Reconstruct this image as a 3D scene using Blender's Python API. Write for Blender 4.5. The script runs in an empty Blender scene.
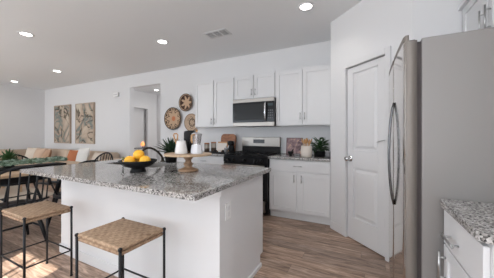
import bpy, math, random
from mathutils import Vector, Matrix
PI = math.pi
random.seed(7)
sc = bpy.context.scene
COL = sc.collection

# ------------------------------------------------------------ camera, world, light, exposure
CAM_H, YAW, F_PX = 1.245, math.radians(26.8), 232.0
cam_d = bpy.data.cameras.new('camera'); cam = bpy.data.objects.new('camera', cam_d); COL.objects.link(cam)
cam.location = (0, 0, CAM_H); cam.rotation_euler = (PI/2, 0, YAW)
cam_d.sensor_width = 36; cam_d.lens = 36*F_PX/494; cam_d.shift_y = -4.5/494; cam_d.clip_start = 0.05
sc.camera = cam
sc.view_settings.view_transform = 'Standard'; sc.view_settings.look = 'None'
sc.view_settings.gamma = 1; sc.view_settings.use_curve_mapping = False
sc.view_settings.exposure = -0.36
sc.cycles.use_denoising = True
sc.cycles.max_bounces = 10; sc.cycles.diffuse_bounces = 6; sc.cycles.glossy_bounces = 5
sc.cycles.sample_clamp_indirect = 6
w = bpy.data.worlds.new('sky'); sc.world = w; w.use_nodes = True
w.node_tree.nodes['Background'].inputs[0].default_value = (0.80, 0.88, 1.0, 1)
w.node_tree.nodes['Background'].inputs[1].default_value = 2.0

def area(name, loc, rot, sx, sy, power, col=(1, 1, 1)):
    d = bpy.data.lights.new(name, 'AREA'); d.shape = 'RECTANGLE'; d.size = sx; d.size_y = sy; d.energy = power; d.color = col
    o = bpy.data.objects.new(name, d); COL.objects.link(o); o.location = loc; o.rotation_euler = rot
    return o
# added area lamps standing in for daylight from unseen windows behind the camera
area('window_daylight', (-4.6, -2.36, 1.25), (PI/2, 0, -0.7), 3.0, 2.1, 80, (0.80, 0.90, 1.0))
area('patio_daylight', (0.1, -2.36, 1.3), (PI/2, 0, 0.25), 1.4, 1.2, 34, (0.94, 0.97, 1.0))
area('softbox', (-1.9, -1.3, 1.2), (PI/2, 0, -1.0), 0.8, 0.8, 16, (0.94, 0.97, 1.0))  # added fill lamp out of view, brightening the right-hand drawers
area('living_daylight', (-8.2, -2.36, 1.4), (PI/2, 0, 0.5), 2.2, 1.5, 115, (0.93, 0.97, 1.0))
# added upward lamps out of view, brightening the ceiling
area('bounce_flash', (-0.6, -1.2, 1.9), (PI, 0, 0), 1.6, 1.2, 80, (0.92, 0.965, 1.0))
area('bounce_flash_dining', (-5.4, -0.9, 1.9), (PI, 0, 0), 3.0, 1.2, 62, (0.90, 0.955, 1.0))
area('hall_daylight', (-3.6, 5.6, 1.5), (-PI/2, 0, -PI/2), 1.2, 1.6, 38)  # added lamp out of view, brightening the hallway
sun_d = bpy.data.lights.new('sun', 'SUN'); sun = bpy.data.objects.new('sun', sun_d); COL.objects.link(sun)
sun_d.energy = 26; sun_d.angle = math.radians(0.35); sun_d.color = (1.0, 0.95, 0.86)
SUN_DIR = Vector((-0.45, 1.0, -0.597)).normalized()
sun.rotation_euler = (-SUN_DIR).to_track_quat('Z', 'Y').to_euler(); sun.location = (2, -6, 5)

# ------------------------------------------------------------ materials
def mat(name, col=(0.8, 0.8, 0.8), rough=0.5, metal=0.0, emit=None, es=1.0, trans=0.0, ior=1.45, coat=0.0, spec=0.5):
    m = bpy.data.materials.new(name); m.use_nodes = True
    b = m.node_tree.nodes['Principled BSDF']
    b.inputs['Base Color'].default_value = (*col, 1); b.inputs['Roughness'].default_value = rough
    b.inputs['Metallic'].default_value = metal; b.inputs['Transmission Weight'].default_value = trans
    b.inputs['IOR'].default_value = ior; b.inputs['Coat Weight'].default_value = coat
    b.inputs['Specular IOR Level'].default_value = spec
    if emit: b.inputs['Emission Color'].default_value = (*emit, 1); b.inputs['Emission Strength'].default_value = es
    return m
def nd(m, t, **k):
    n = m.node_tree.nodes.new(t)
    for a, v in k.items(): setattr(n, a, v)
    return n
def lk(m, a, b): m.node_tree.links.new(a, b)
def bsdf(m): return m.node_tree.nodes['Principled BSDF']
def coords(m, scale=(1, 1, 1), rot=(0, 0, 0), kind='Object'):
    tc = nd(m, 'ShaderNodeTexCoord'); mp = nd(m, 'ShaderNodeMapping')
    mp.inputs['Scale'].default_value = scale; mp.inputs['Rotation'].default_value = rot
    lk(m, tc.outputs[kind], mp.inputs['Vector']); return mp.outputs[0]
def ramp(m, fac, stops, interp='LINEAR'):
    r = nd(m, 'ShaderNodeValToRGB'); cr = r.color_ramp; cr.interpolation = interp
    while len(cr.elements) < len(stops): cr.elements.new(0.5)
    for e, (p, c) in zip(cr.elements, stops): e.position = p; e.color = (*c, 1)
    lk(m, fac, r.inputs[0]); return r.outputs[0]
def noise(m, vec, scale, detail=3, rough=0.5, dist=0.0):
    n = nd(m, 'ShaderNodeTexNoise'); n.inputs['Scale'].default_value = scale; n.inputs['Detail'].default_value = detail
    n.inputs['Roughness'].default_value = rough; n.inputs['Distortion'].default_value = dist
    lk(m, vec, n.inputs['Vector']); return n
def mix(m, fac, a, b, mode='MIX'):
    x = nd(m, 'ShaderNodeMix', data_type='RGBA', blend_type=mode)
    if isinstance(fac, (int, float)): x.inputs[0].default_value = fac
    else: lk(m, fac, x.inputs[0])
    for v, i in ((a, 6), (b, 7)):
        if isinstance(v, tuple): x.inputs[i].default_value = (*v, 1)
        else: lk(m, v, x.inputs[i])
    return x.outputs[2]
def mth(m, op, a, b=None):
    x = nd(m, 'ShaderNodeMath', operation=op)
    for v, i in ((a, 0), (b, 1)):
        if v is None: continue
        if isinstance(v, (int, float)): x.inputs[i].default_value = v
        else: lk(m, v, x.inputs[i])
    return x.outputs[0]
def bump(m, h, strength=0.3, dist=0.01):
    b = nd(m, 'ShaderNodeBump'); b.inputs['Strength'].default_value = strength; b.inputs['Distance'].default_value = dist
    lk(m, h, b.inputs['Height']); lk(m, b.outputs[0], bsdf(m).inputs['Normal'])

WALL = mat('wall_paint', (0.71, 0.71, 0.72), 0.85)
bump(WALL, noise(WALL, coords(WALL), 90, 2).outputs[0], 0.06, 0.002)
CEIL = mat('ceiling_paint', (0.80, 0.81, 0.82), 0.95)
bump(CEIL, noise(CEIL, coords(CEIL), 60, 3).outputs[0], 0.12, 0.004)
TRIM = mat('white_trim_paint', (0.70, 0.70, 0.71), 0.35)
CAB = mat('white_cabinet_paint', (0.69, 0.69, 0.70), 0.4)
NICKEL = mat('brushed_nickel', (0.48, 0.48, 0.48), 0.3, 1.0)
CHROME = mat('polished_chrome', (0.6, 0.6, 0.61), 0.12, 1.0)
BLACKM = mat('black_metal', (0.012, 0.012, 0.014), 0.4, 0.0, spec=0.35)
BLACKP = mat('black_gloss', (0.008, 0.008, 0.009), 0.2, spec=0.3)
BLACKS = mat('black_satin', (0.012, 0.012, 0.013), 0.5, spec=0.22)
CHAIRB = mat('black_stained_wood', (0.014, 0.015, 0.018), 0.42, spec=0.3)
STEEL = mat('stainless_steel', (0.34, 0.315, 0.29), 0.4, 1.0)
s_ = coords(STEEL, (2, 2, 220)); bump(STEEL, noise(STEEL, s_, 3, 2).outputs[0], 0.04, 0.002)
MIRROR = mat('polished_stainless_door', (0.66, 0.63, 0.60), 0.1, 1.0)
FRSIDE = mat('grey_painted_steel', (0.25, 0.237, 0.23), 0.42, 0.35)
bump(FRSIDE, noise(FRSIDE, coords(FRSIDE), 400, 2).outputs[0], 0.05, 0.001)
GASKET = mat('dark_gasket', (0.05, 0.04, 0.04), 0.6)
DOORSIDE = mat('fridge_door_side', (0.20, 0.178, 0.16), 0.45, 0.4)
GLASSB = mat('black_glass', (0.01, 0.01, 0.012), 0.12, spec=0.35)
GLASS = mat('clear_glass', (0.9, 0.93, 0.92), 0.03, trans=1.0)
PANE = mat('window_glass', (1, 1, 1), 0.0)
_t = nd(PANE, 'ShaderNodeBsdfTransparent'); _g = nd(PANE, 'ShaderNodeBsdfGlossy'); _g.inputs['Roughness'].default_value = 0.02
_m = nd(PANE, 'ShaderNodeMixShader'); _m.inputs[0].default_value = 0.06
lk(PANE, _t.outputs[0], _m.inputs[1]); lk(PANE, _g.outputs[0], _m.inputs[2]); lk(PANE, _m.outputs[0], PANE.node_tree.nodes['Material Output'].inputs[0])
CERAM = mat('white_ceramic', (0.72, 0.71, 0.70), 0.25)
CROCK = mat('cream_stoneware', (0.66, 0.60, 0.54), 0.5)
SILVER = mat('silver_aluminium', (0.70, 0.70, 0.72), 0.25, 0.85)
MOKAW = mat('pale_grey_enamel', (0.66, 0.67, 0.71), 0.25)
LEAFD = mat('dark_leaf', (0.035, 0.10, 0.03), 0.45)
LEAFA = mat('aloe_leaf', (0.03, 0.06, 0.03), 0.4)
SOIL = mat('soil', (0.03, 0.022, 0.016), 0.9)
ORANGE = mat('orange_peel', (0.92, 0.49, 0.04), 0.42)
bump(ORANGE, noise(ORANGE, coords(ORANGE), 160, 2).outputs[0], 0.2, 0.002)
RUST = mat('rust_fabric', (0.40, 0.14, 0.06), 0.9)
BEIGE = mat('beige_upholstery', (0.52, 0.415, 0.325), 0.92)
bump(BEIGE, noise(BEIGE, coords(BEIGE), 300, 2).outputs[0], 0.3, 0.003)
TANF = mat('tan_fabric', (0.42, 0.27, 0.18), 0.9)
CREAMF = mat('cream_fabric', (0.62, 0.54, 0.46), 0.92)
WHITEF = mat('white_fabric', (0.68, 0.66, 0.63), 0.92)
SPOONW = mat('spoon_wood', (0.52, 0.29, 0.13), 0.5)
PLASTW = mat('white_plastic', (0.80, 0.80, 0.80), 0.4)
DARKP = mat('grey_slot', (0.32, 0.32, 0.33), 0.6)
LAMP = mat('lit_lamp_lens', (1, 1, 1), 0.5, emit=(1.0, 0.97, 0.92), es=14)
FLAME = mat('glowing_amber_glass', (0.9, 0.4, 0.15), 0.4, emit=(1.0, 0.36, 0.12), es=1.6)
PAPER = mat('white_card', (0.70, 0.64, 0.60), 0.7)
OUTSIDE = mat('outdoor_paving', (0.45, 0.44, 0.42), 0.9)

def plank_floor():
    m = mat('wood_plank_floor', (0.2, 0.15, 0.12), 0.42)
    v = coords(m)
    sep = nd(m, 'ShaderNodeSeparateXYZ'); lk(m, v, sep.inputs[0])
    row = mth(m, 'FLOOR', mth(m, 'DIVIDE', sep.outputs[1], 0.145))
    wn = nd(m, 'ShaderNodeTexWhiteNoise', noise_dimensions='1D'); lk(m, row, wn.inputs['W'])
    xs = mth(m, 'DIVIDE', mth(m, 'ADD', sep.outputs[0], mth(m, 'MULTIPLY', wn.outputs[0], 1.3)), 1.25)
    col = mth(m, 'FLOOR', xs)
    cb = nd(m, 'ShaderNodeCombineXYZ'); lk(m, row, cb.inputs[0]); lk(m, col, cb.inputs[1])
    w2 = nd(m, 'ShaderNodeTexWhiteNoise', noise_dimensions='2D'); lk(m, cb.outputs[0], w2.inputs['Vector'])
    mp = nd(m, 'ShaderNodeMapping'); lk(m, v, mp.inputs[0]); mp.inputs['Scale'].default_value = (1.6, 13, 1)
    cb2 = nd(m, 'ShaderNodeCombineXYZ'); lk(m, mth(m, 'MULTIPLY', w2.outputs[0], 40), cb2.inputs[0]); lk(m, mth(m, 'MULTIPLY', w2.outputs[0], 17), cb2.inputs[2])
    va = nd(m, 'ShaderNodeVectorMath', operation='ADD'); lk(m, mp.outputs[0], va.inputs[0]); lk(m, cb2.outputs[0], va.inputs[1])
    g = noise(m, va.outputs[0], 2.2, 6, 0.65, 0.9)
    base = ramp(m, g.outputs[0], [(0.30, (0.115, 0.073, 0.052)), (0.5, (0.345, 0.243, 0.186)), (0.70, (0.60, 0.455, 0.365))])
    tone = ramp(m, w2.outputs[0], [(0.0, (0.72, 0.72, 0.74)), (1.0, (1.18, 1.14, 1.10))])
    c = mix(m, 1.0, base, tone, 'MULTIPLY')
    fy = mth(m, 'FRACT', mth(m, 'DIVIDE', sep.outputs[1], 0.145)); fx = mth(m, 'FRACT', xs)
    seam = mth(m, 'MAXIMUM', mth(m, 'LESS_THAN', fy, 0.02), mth(m, 'LESS_THAN', fx, 0.003))
    c = mix(m, mth(m, 'MULTIPLY', seam, 0.6), c, (0.04, 0.028, 0.022))
    lk(m, c, bsdf(m).inputs['Base Color'])
    bump(m, mth(m, 'SUBTRACT', g.outputs[0], seam), 0.12, 0.002)
    return m
FLOOR = plank_floor()

def granite():
    m = mat('speckled_granite', (0.5, 0.5, 0.5), 0.08, spec=0.5)
    v = coords(m)
    vo = nd(m, 'ShaderNodeTexVoronoi'); vo.inputs['Scale'].default_value = 150; lk(m, v, vo.inputs['Vector'])
    n1 = noise(m, v, 110, 4, 0.7); n2 = noise(m, v, 14, 3, 0.6)
    sep = nd(m, 'ShaderNodeSeparateColor'); lk(m, vo.outputs['Color'], sep.inputs[0])
    f = mth(m, 'ADD', mth(m, 'MULTIPLY', sep.outputs[0], 0.55), mth(m, 'MULTIPLY', n1.outputs[0], 0.6))
    c = ramp(m, f, [(0.30, (0.02, 0.02, 0.022)), (0.42, (0.13, 0.127, 0.123)), (0.56, (0.29, 0.28, 0.27)), (0.85, (0.55, 0.54, 0.53))])
    c = mix(m, 0.35, c, ramp(m, n2.outputs[0], [(0.35, (0.32, 0.30, 0.29)), (0.65, (0.60, 0.59, 0.58))]), 'OVERLAY')
    lk(m, c, bsdf(m).inputs['Base Color']); return m
GRANITE = granite()

def wood(name, a, b, sc_=(2, 22, 22), rough=0.5, mid=None):
    m = mat(name, a, rough); v = coords(m, sc_)
    n = noise(m, v, 1.6, 5, 0.6, 0.8)
    st = [(0.3, a), (0.7, b)] if not mid else [(0.3, a), (0.5, mid), (0.7, b)]
    lk(m, ramp(m, n.outputs[0], st), bsdf(m).inputs['Base Color']); return m
OAK = wood('light_oak', (0.40, 0.27, 0.17), (0.58, 0.42, 0.28), (12, 1.5, 12))
MANGO = wood('mango_wood', (0.20, 0.12, 0.07), (0.40, 0.26, 0.16), (3, 18, 18))
CHERRY = wood('reddish_wood', (0.13, 0.035, 0.012), (0.40, 0.15, 0.05), (6, 6, 30), 0.35)
FRAMEW = wood('pale_frame_wood', (0.38, 0.29, 0.22), (0.50, 0.40, 0.32), (20, 20, 4))

def weave():
    m = mat('woven_cord', (0.5, 0.36, 0.24), 0.8)
    v = coords(m)
    sep = nd(m, 'ShaderNodeSeparateXYZ'); lk(m, v, sep.inputs[0])
    x = mth(m, 'MULTIPLY', sep.outputs[0], 150); y = mth(m, 'MULTIPLY', sep.outputs[1], 38)
    ch = mth(m, 'MODULO', mth(m, 'ADD', mth(m, 'ADD', mth(m, 'FLOOR', mth(m, 'DIVIDE', x, 4)), mth(m, 'FLOOR', y)), 100), 2)
    s1 = mth(m, 'SINE', mth(m, 'MULTIPLY', x, 2.2)); s2 = mth(m, 'SINE', mth(m, 'MULTIPLY', sep.outputs[1], 330))
    hgt = mth(m, 'ADD', mth(m, 'MULTIPLY', ch, s1), mth(m, 'MULTIPLY', mth(m, 'SUBTRACT', 1, ch), s2))
    n = noise(m, v, 40, 3)
    fac = mth(m, 'ADD', mth(m, 'MULTIPLY', ch, 0.16), mth(m, 'MULTIPLY', n.outputs[0], 0.84))
    lk(m, ramp(m, fac, [(0.2, (0.22, 0.13, 0.075)), (0.75, (0.47, 0.33, 0.22))]), bsdf(m).inputs['Base Color'])
    bump(m, hgt, 0.4, 0.003); return m
WEAVE = weave()

def painting(name, seed):
    m = mat(name, rough=0.7); tc = coords(m)
    mp = nd(m, 'ShaderNodeMapping'); mp.inputs['Location'].default_value = (seed, seed*0.7, seed*1.3); lk(m, tc, mp.inputs[0])
    n1 = noise(m, mp.outputs[0], 1.1, 3, 0.5, 1.2)
    c = ramp(m, n1.outputs[0], [(0.30, (0.60, 0.53, 0.43)), (0.43, (0.46, 0.36, 0.28)), (0.50, (0.16, 0.20, 0.19)), (0.55, (0.48, 0.36, 0.28)), (0.64, (0.58, 0.52, 0.42))])
    n2 = noise(m, mp.outputs[0], 1.5, 4, 0.5, 1.5)
    line = ramp(m, n2.outputs[0], [(0.0, (0, 0, 0)), (0.485, (0, 0, 0)), (0.505, (1, 1, 1)), (0.52, (0.8, 0.8, 0.8)), (0.545, (0, 0, 0))])
    c = mix(m, line, c, (0.06, 0.045, 0.03))
    lk(m, c, bsdf(m).inputs['Base Color']); return m

def basket(name, kind, r):
    m = mat(name, rough=0.85); v = coords(m)
    sep = nd(m, 'ShaderNodeSeparateXYZ'); lk(m, v, sep.inputs[0])
    X, Z = sep.outputs[0], sep.outputs[2]
    rad = mth(m, 'DIVIDE', mth(m, 'SQRT', mth(m, 'ADD', mth(m, 'MULTIPLY', X, X), mth(m, 'MULTIPLY', Z, Z))), r)
    ang = mth(m, 'ARCTAN2', Z, X)
    n = 8 if kind != 'star' else 7
    c1 = mth(m, 'COSINE', mth(m, 'MULTIPLY', ang, n))
    tan_, dark = (0.52, 0.36, 0.24), (0.055, 0.035, 0.025)
    if kind == 'petal':      # dark outlines of eight petals
        sec = mth(m, 'SUBTRACT', mth(m, 'MULTIPLY', mth(m, 'FRACT', mth(m, 'ADD', mth(m, 'DIVIDE', ang, 2*PI/8), 8.5)), 2), 1)   # -1..1 across one petal
        across = mth(m, 'MULTIPLY', mth(m, 'ABSOLUTE', sec), mth(m, 'MULTIPLY', rad, 0.39))
        half = mth(m, 'MULTIPLY', mth(m, 'MULTIPLY', mth(m, 'SUBTRACT', 0.90, rad), mth(m, 'ADD', rad, 0.02)), 1.05)
        dd = mth(m, 'SUBTRACT', across, half)
        e = mth(m, 'LESS_THAN', mth(m, 'ABSOLUTE', dd), 0.035)
        e = mth(m, 'MAXIMUM', e, mth(m, 'MULTIPLY', mth(m, 'GREATER_THAN', dd, 0.16), mth(m, 'LESS_THAN', rad, 0.9)))
        core = mth(m, 'LESS_THAN', rad, 0.22)
        c = mix(m, e, tan_, dark); c = mix(m, mth(m, 'MULTIPLY', core, 0.8), c, (0.55, 0.16, 0.06))
    elif kind == 'star':
        pr = mth(m, 'ADD', 0.58, mth(m, 'MULTIPLY', c1, 0.20))
        e = mth(m, 'MULTIPLY', mth(m, 'GREATER_THAN', rad, pr), mth(m, 'LESS_THAN', rad, 0.88))
        c = mix(m, e, tan_, (0.07, 0.035, 0.025))
    else:
        vv = nd(m, 'ShaderNodeTexVoronoi'); vv.inputs['Scale'].default_value = 22; lk(m, v, vv.inputs['Vector'])
        e = mth(m, 'MULTIPLY', mth(m, 'LESS_THAN', vv.outputs['Distance'], 0.28), mth(m, 'LESS_THAN', rad, 0.8))
        ring = mth(m, 'LESS_THAN', mth(m, 'ABSOLUTE', mth(m, 'SUBTRACT', rad, 0.42)), 0.07)
        c = mix(m, mth(m, 'MULTIPLY', mth(m, 'MAXIMUM', e, ring), 0.8), (0.50, 0.37, 0.27), dark)
    rim = mth(m, 'GREATER_THAN', rad, 0.94); c = mix(m, rim, c, dark if kind != 'dots' else (0.25, 0.16, 0.1))
    lk(m, c, bsdf(m).inputs['Base Color'])
    bump(m, mth(m, 'SINE', mth(m, 'MULTIPLY', rad, 90)), 0.4, 0.003); return m

def greens():
    m = mat('grey_green_succulent', rough=0.6); n = noise(m, coords(m), 14, 3)
    lk(m, ramp(m, n.outputs[0], [(0.3, (0.07, 0.13, 0.06)), (0.5, (0.24, 0.33, 0.25)), (0.72, (0.50, 0.60, 0.52))]), bsdf(m).inputs['Base Color']); return m
GREENS = greens()
def picmat():
    m = mat('cookbook_photo', rough=0.35); n = noise(m, coords(m), 13, 3, 0.5, 0.6)
    lk(m, ramp(m, n.outputs[0], [(0.3, (0.05, 0.03, 0.035)), (0.45, (0.22, 0.13, 0.14)), (0.56, (0.30, 0.20, 0.20)), (0.64, (0.75, 0.42, 0.25)), (0.75, (0.9, 0.75, 0.6))]), bsdf(m).inputs['Base Color']); return m
COOKPIC = picmat()

# ------------------------------------------------------------ mesh builder
class MB:
    def __init__(s): s.v = []; s.f = []; s.sm = []
    def add(s, vs, fs, smooth=False, M=None):
        b = len(s.v)
        s.v += [tuple(M @ Vector(p)) if M else tuple(p) for p in vs]
        s.f += [tuple(b+i for i in f) for f in fs]; s.sm += [smooth]*len(fs); return s
    def box(s, x0, x1, y0, y1, z0, z1, M=None):
        v = [(x, y, z) for x in (x0, x1) for y in (y0, y1) for z in (z0, z1)]
        return s.add(v, [(0, 1, 3, 2), (4, 6, 7, 5), (0, 4, 5, 1), (2, 3, 7, 6), (0, 2, 6, 4), (1, 5, 7, 3)], M=M)
    def rbox(s, x0, x1, y0, y1, z0, z1, r, M=None, k=3):   # vertical-edge and top/bottom rounded box
        prof = [(-r, 0)] + [(-r+r*math.sin(a), r-r*math.cos(a)) for a in [PI/2*i/k for i in range(1, k+1)]]
        rings = []
        H = z1-z0
        pts = [(o, z0+dz) for o, dz in prof] + [(o, z1-dz) for o, dz in reversed(prof)]
        vs = []; n = 4*(k+1)
        for o, z in pts:
            for cx_, cy_, a0 in ((x1-r, y1-r, 0), (x0+r, y1-r, PI/2), (x0+r, y0+r, PI), (x1-r, y0+r, 3*PI/2)):
                for i in range(k+1):
                    a = a0+PI/2*i/k; rr = max(r+o, 1e-4); vs.append((cx_+rr*math.cos(a), cy_+rr*math.sin(a), z))
        fs = []
        for j in range(len(pts)-1):
            for i in range(n): fs.append((j*n+i, j*n+(i+1) % n, (j+1)*n+(i+1) % n, (j+1)*n+i))
        fs.append(tuple(reversed(range(n)))); fs.append(tuple((len(pts)-1)*n+i for i in range(n)))
        return s.add(vs, fs, True, M)
    def prism(s, poly, z0, z1, M=None, smooth=False):
        n = len(poly); v = [(x, y, z0) for x, y in poly]+[(x, y, z1) for x, y in poly]
        f = [tuple(reversed(range(n))), tuple(range(n, 2*n))]
        s.add(v, f, False, M); return s.add(v, [(i, (i+1) % n, n+(i+1) % n, n+i) for i in range(n)], smooth, M)
    def lathe(s, prof, M=None, n=28, smooth=True):
        vs = []; fs = []
        for r, z in prof:
            for i in range(n): a = 2*PI*i/n; vs.append((r*math.cos(a), r*math.sin(a), z))
        for j in range(len(prof)-1):
            for i in range(n): fs.append((j*n+i, j*n+(i+1) % n, (j+1)*n+(i+1) % n, (j+1)*n+i))
        if prof[0][0] > 1e-4: fs.append(tuple(reversed(range(n))))
        if prof[-1][0] > 1e-4: fs.append(tuple((len(prof)-1)*n+i for i in range(n)))
        return s.add(vs, fs, smooth, M)
    def tube(s, pts, r, n=10, closed=False, M=None):
        pts = [Vector(p) for p in pts]; N = len(pts); rr = r if isinstance(r, (list, tuple)) else [r]*N
        vs = []; up = None
        for i, p in enumerate(pts):
            if closed: t = (pts[(i+1) % N]-pts[i-1]).normalized()
            else: t = (pts[min(i+1, N-1)]-pts[max(i-1, 0)]).normalized()
            if up is None: up = t.orthogonal().normalized()
            up = (up-t*up.dot(t)).normalized(); bn = t.cross(up)
            for k in range(n): a = 2*PI*k/n; vs.append(p+(up*math.cos(a)+bn*math.sin(a))*rr[i])
        fs = []
        for j in range(N if closed else N-1):
            for k in range(n): fs.append((j*n+k, j*n+(k+1) % n, ((j+1) % N)*n+(k+1) % n, ((j+1) % N)*n+k))
        if not closed: fs += [tuple(reversed(range(n))), tuple((N-1)*n+k for k in range(n))]
        return s.add(vs, fs, True, M)
    def ball(s, c, r, M=None, n=16, sq=(1, 1, 1)):
        m = n//2; T = Matrix.Translation(c) @ Matrix.Diagonal((*sq, 1))
        return s.lathe([(max(r*math.sin(PI*i/m), 1e-5), -r*math.cos(PI*i/m)) for i in range(m+1)], (M @ T) if M else T, n)
    def leaf(s, M, L, W, bend=0.3, thick=0.0, k=5):        # a folded pointed blade along +x, rising
        vs = []; fs = []
        for i in range(k+1):
            t = i/k; wd = W*math.sin(PI*min(1, t*0.85+0.12))**0.8*(1-t**3)
            x = L*t; z = L*bend*t*t
            vs += [(x, wd/2, z+wd*0.25), (x, 0, z-thick*(1-t)), (x, -wd/2, z+wd*0.25)]
            if i < k: b = i*3; fs += [(b, b+1, b+4, b+3), (b+1, b+2, b+5, b+4)]
        return s.add(vs, fs, True, M)
    def build(s, name, m, parent=None, bevel=0.0, seg=2):
        me = bpy.data.meshes.new(name); me.from_pydata(s.v, [], s.f); me.validate(); me.materials.append(m)
        if len(me.polygons) == len(s.sm): me.polygons.foreach_set('use_smooth', s.sm)
        o = bpy.data.objects.new(name, me); COL.objects.link(o)
        if parent: o.parent = parent
        if bevel:
            b = o.modifiers.new('bevel', 'BEVEL'); b.width = bevel; b.segments = seg; b.limit_method = 'ANGLE'; b.harden_normals = False
        return o
def thing(name, label, cat, loc=(0, 0, 0), rz=0, group=None):
    o = bpy.data.objects.new(name, None); COL.objects.link(o); o.location = loc; o.rotation_euler = (0, 0, rz)
    o.empty_display_size = 0.1; o['label'] = label; o['category'] = cat
    if group: o['group'] = group
    return o
def tag(o, label, cat, group=None, loc=None, rz=0):
    o['label'] = label; o['category'] = cat
    if group: o['group'] = group
    if loc: o.location = loc; o.rotation_euler = (0, 0, rz)
    return o
def struct(name, mb, m, parent=None, bevel=0):
    o = mb.build(name, m, parent, bevel)
    if not parent: o['kind'] = 'structure'
    return o
def dup(r0, label, loc, rz=0):
    r = r0.copy(); COL.objects.link(r); r.location = loc; r.rotation_euler = (0, 0, rz); r['label'] = label
    for ch in list(r0.children):
        c = ch.copy(); COL.objects.link(c); c.parent = r
        for g in list(ch.children): d = g.copy(); COL.objects.link(d); d.parent = c
    return r
def Tm(x, y, z): return Matrix.Translation((x, y, z))
def Rm(a, ax): return Matrix.Rotation(a, 4, ax)

# ------------------------------------------------------------ room shell
H = 2.74; XL, XR, YB, YF = -9.6, 1.04, 3.90, -2.5
struct('floor', MB().box(XL-0.15, XR+0.15, YF-0.15, 6.5, -0.1, 0), FLOOR)
struct('ceiling', MB().box(XL-0.15, XR+0.15, YF-0.15, 6.5, H, H+0.1), CEIL)
b = MB(); b.box(XL, -5.30, YB, YB+0.13, 0, H); b.box(-4.22, XR, YB, YB+0.13, 0, H); b.box(-5.30, -4.22, YB, YB+0.13, 2.435, H)
struct('wall_back', b, WALL)
struct('wall_left', MB().box(XL-0.15, XL, YF-0.15, 6.5, 0, H), WALL)
struct('wall_right', MB().box(XR, XR+0.15, YF-0.15, 6.5, 0, H), WALL)
WINS = [(-9.3, -7.1, 0.7, 2.2), (-6.3, -2.9, 0.0, 2.3), (-1.62, -0.80, 0.9, 2.29), (-0.6, 0.8, 0.9, 2.1)]
b = MB(); xs = XL
for x0, x1, z0, z1 in WINS:
    b.box(xs, x0, YF-0.15, YF, 0, H)
    if z0 > 0: b.box(x0, x1, YF-0.15, YF, 0, z0)
    b.box(x0, x1, YF-0.15, YF, z1, H); xs = x1
b.box(xs, XR, YF-0.15, YF, 0, H); struct('wall_front', b, WALL)
for i, (x0, x1, z0, z1) in enumerate(WINS):
    nm = 'door_4' if z0 == 0 else 'window_%d' % (i+1)
    b = MB(); y0, y1 = YF-0.12, YF-0.06; t = 0.05
    b.box(x0, x0+t, y0, y1, z0, z1); b.box(x1-t, x1, y0, y1, z0, z1); b.box(x0+t, x1-t, y0, y1, z0, z0+t); b.box(x0+t, x1-t, y0, y1, z1-t, z1)
    xm = x0+(x1-x0)*(0.5 if i != 2 else 0.40); b.box(xm-0.012, xm+0.012, y0+0.01, y1-0.01, z0+t, z1-t)
    fr = struct(nm, b, TRIM)
    MB().box(x0+t, x1-t, YF-0.093, YF-0.089, z0+t, z1-t).build('pane', PANE, fr)
struct('trim_4', MB().box(XL-3, XR+3, YF-12, YF-0.15, -0.12, -0.02), OUTSIDE)
o = MB().box(-10, -1.9, -7.0, YF-0.15, 2.5, 2.6).build('patio_roof', TRIM); o['kind'] = 'structure'  # added unseen slab keeping the sun out of the glass door
o = MB().box(-0.62, 2.6, -4.4, YF-0.15, 2.42, 2.5).build('window_awning', TRIM); o['kind'] = 'structure'  # added unseen slab blocking the sun from the rightmost window
# corner pantry: side wall, diagonal wall with door opening, return wall
b = MB(); b.box(-0.40, -0.30, 3.27, YB, 0, H); struct('wall_pantry_side', b, WALL)
b = MB(); b.box(0.384, XR, 2.486, 2.586, 0, H); struct('wall_pantry_return', b, WALL)
DG = Matrix.Translation((-0.40, 3.27, 0)) @ Rm(-PI/4, 'Z')      # local x along the diagonal, -y into the kitchen
DL = 0.784*2**0.5
b = MB(); b.box(0, 0.29, 0, 0.1, 0, H, DG); b.box(0.84, DL, 0, 0.1, 0, H, DG); b.box(0.29, 0.84, 0, 0.1, 2.045, H, DG)
b.box(-0.0, 0.05, 0.04, 0.11, 0, H, DG)
struct('wall_pantry_diagonal', b, WALL)
# pantry door
b = MB(); z0, z1 = 0.012, 2.035; xa, xb = 0.298, 0.832; pa, pb = 0.39, 0.735
for q in [(xa, pa, z0, z1), (pb, xb, z0, z1), (pa, pb, z0, 0.27), (pa, pb, 0.855, 1.065), (pa, pb, 1.965, z1)]:
    b.box(q[0], q[1], 0.012, 0.045, q[2], q[3], DG)
for (q0, q1) in ((0.27, 0.855), (1.065, 1.965)):
    b.box(pa, pb, 0.026, 0.045, q0, q1, DG)
    v = [(pa+.02, .026, q0+.02), (pb-.02, .026, q0+.02), (pb-.02, .026, q1-.02), (pa+.02, .026, q1-.02), (pa+.05, .015, q0+.05), (pb-.05, .015, q0+.05), (pb-.05, .015, q1-.05), (pa+.05, .015, q1-.05)]
    b.add(v, [(0, 1, 5, 4), (1, 2, 6, 5), (2, 3, 7, 6), (3, 0, 4, 7), (4, 5, 6, 7)], M=DG)
dr = struct('door_1', b, TRIM, bevel=0.003)
K = DG @ Tm(0.345, 0.012, 0.955) @ Rm(PI/2, 'X')
MB().lathe([(0.034, 0), (0.034, 0.006), (0.012, 0.012), (0.011, 0.035), (0.024, 0.042), (0.030, 0.055), (0.026, 0.068), (0.001, 0.073)], K).build('knob', CHROME, dr)
for z in (0.32, 1.10, 1.81): MB().box(0.828, 0.844, -0.004, 0.014, z, z+0.09, DG).build('hinge', NICKEL, dr)
MB().tube([DG @ Vector((0.836, -0.005, 1.19)), DG @ Vector((0.80, -0.02, 1.18)), DG @ Vector((0.755, -0.028, 1.165))], 0.004).build('door_stop', NICKEL, dr)
b = MB()
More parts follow.
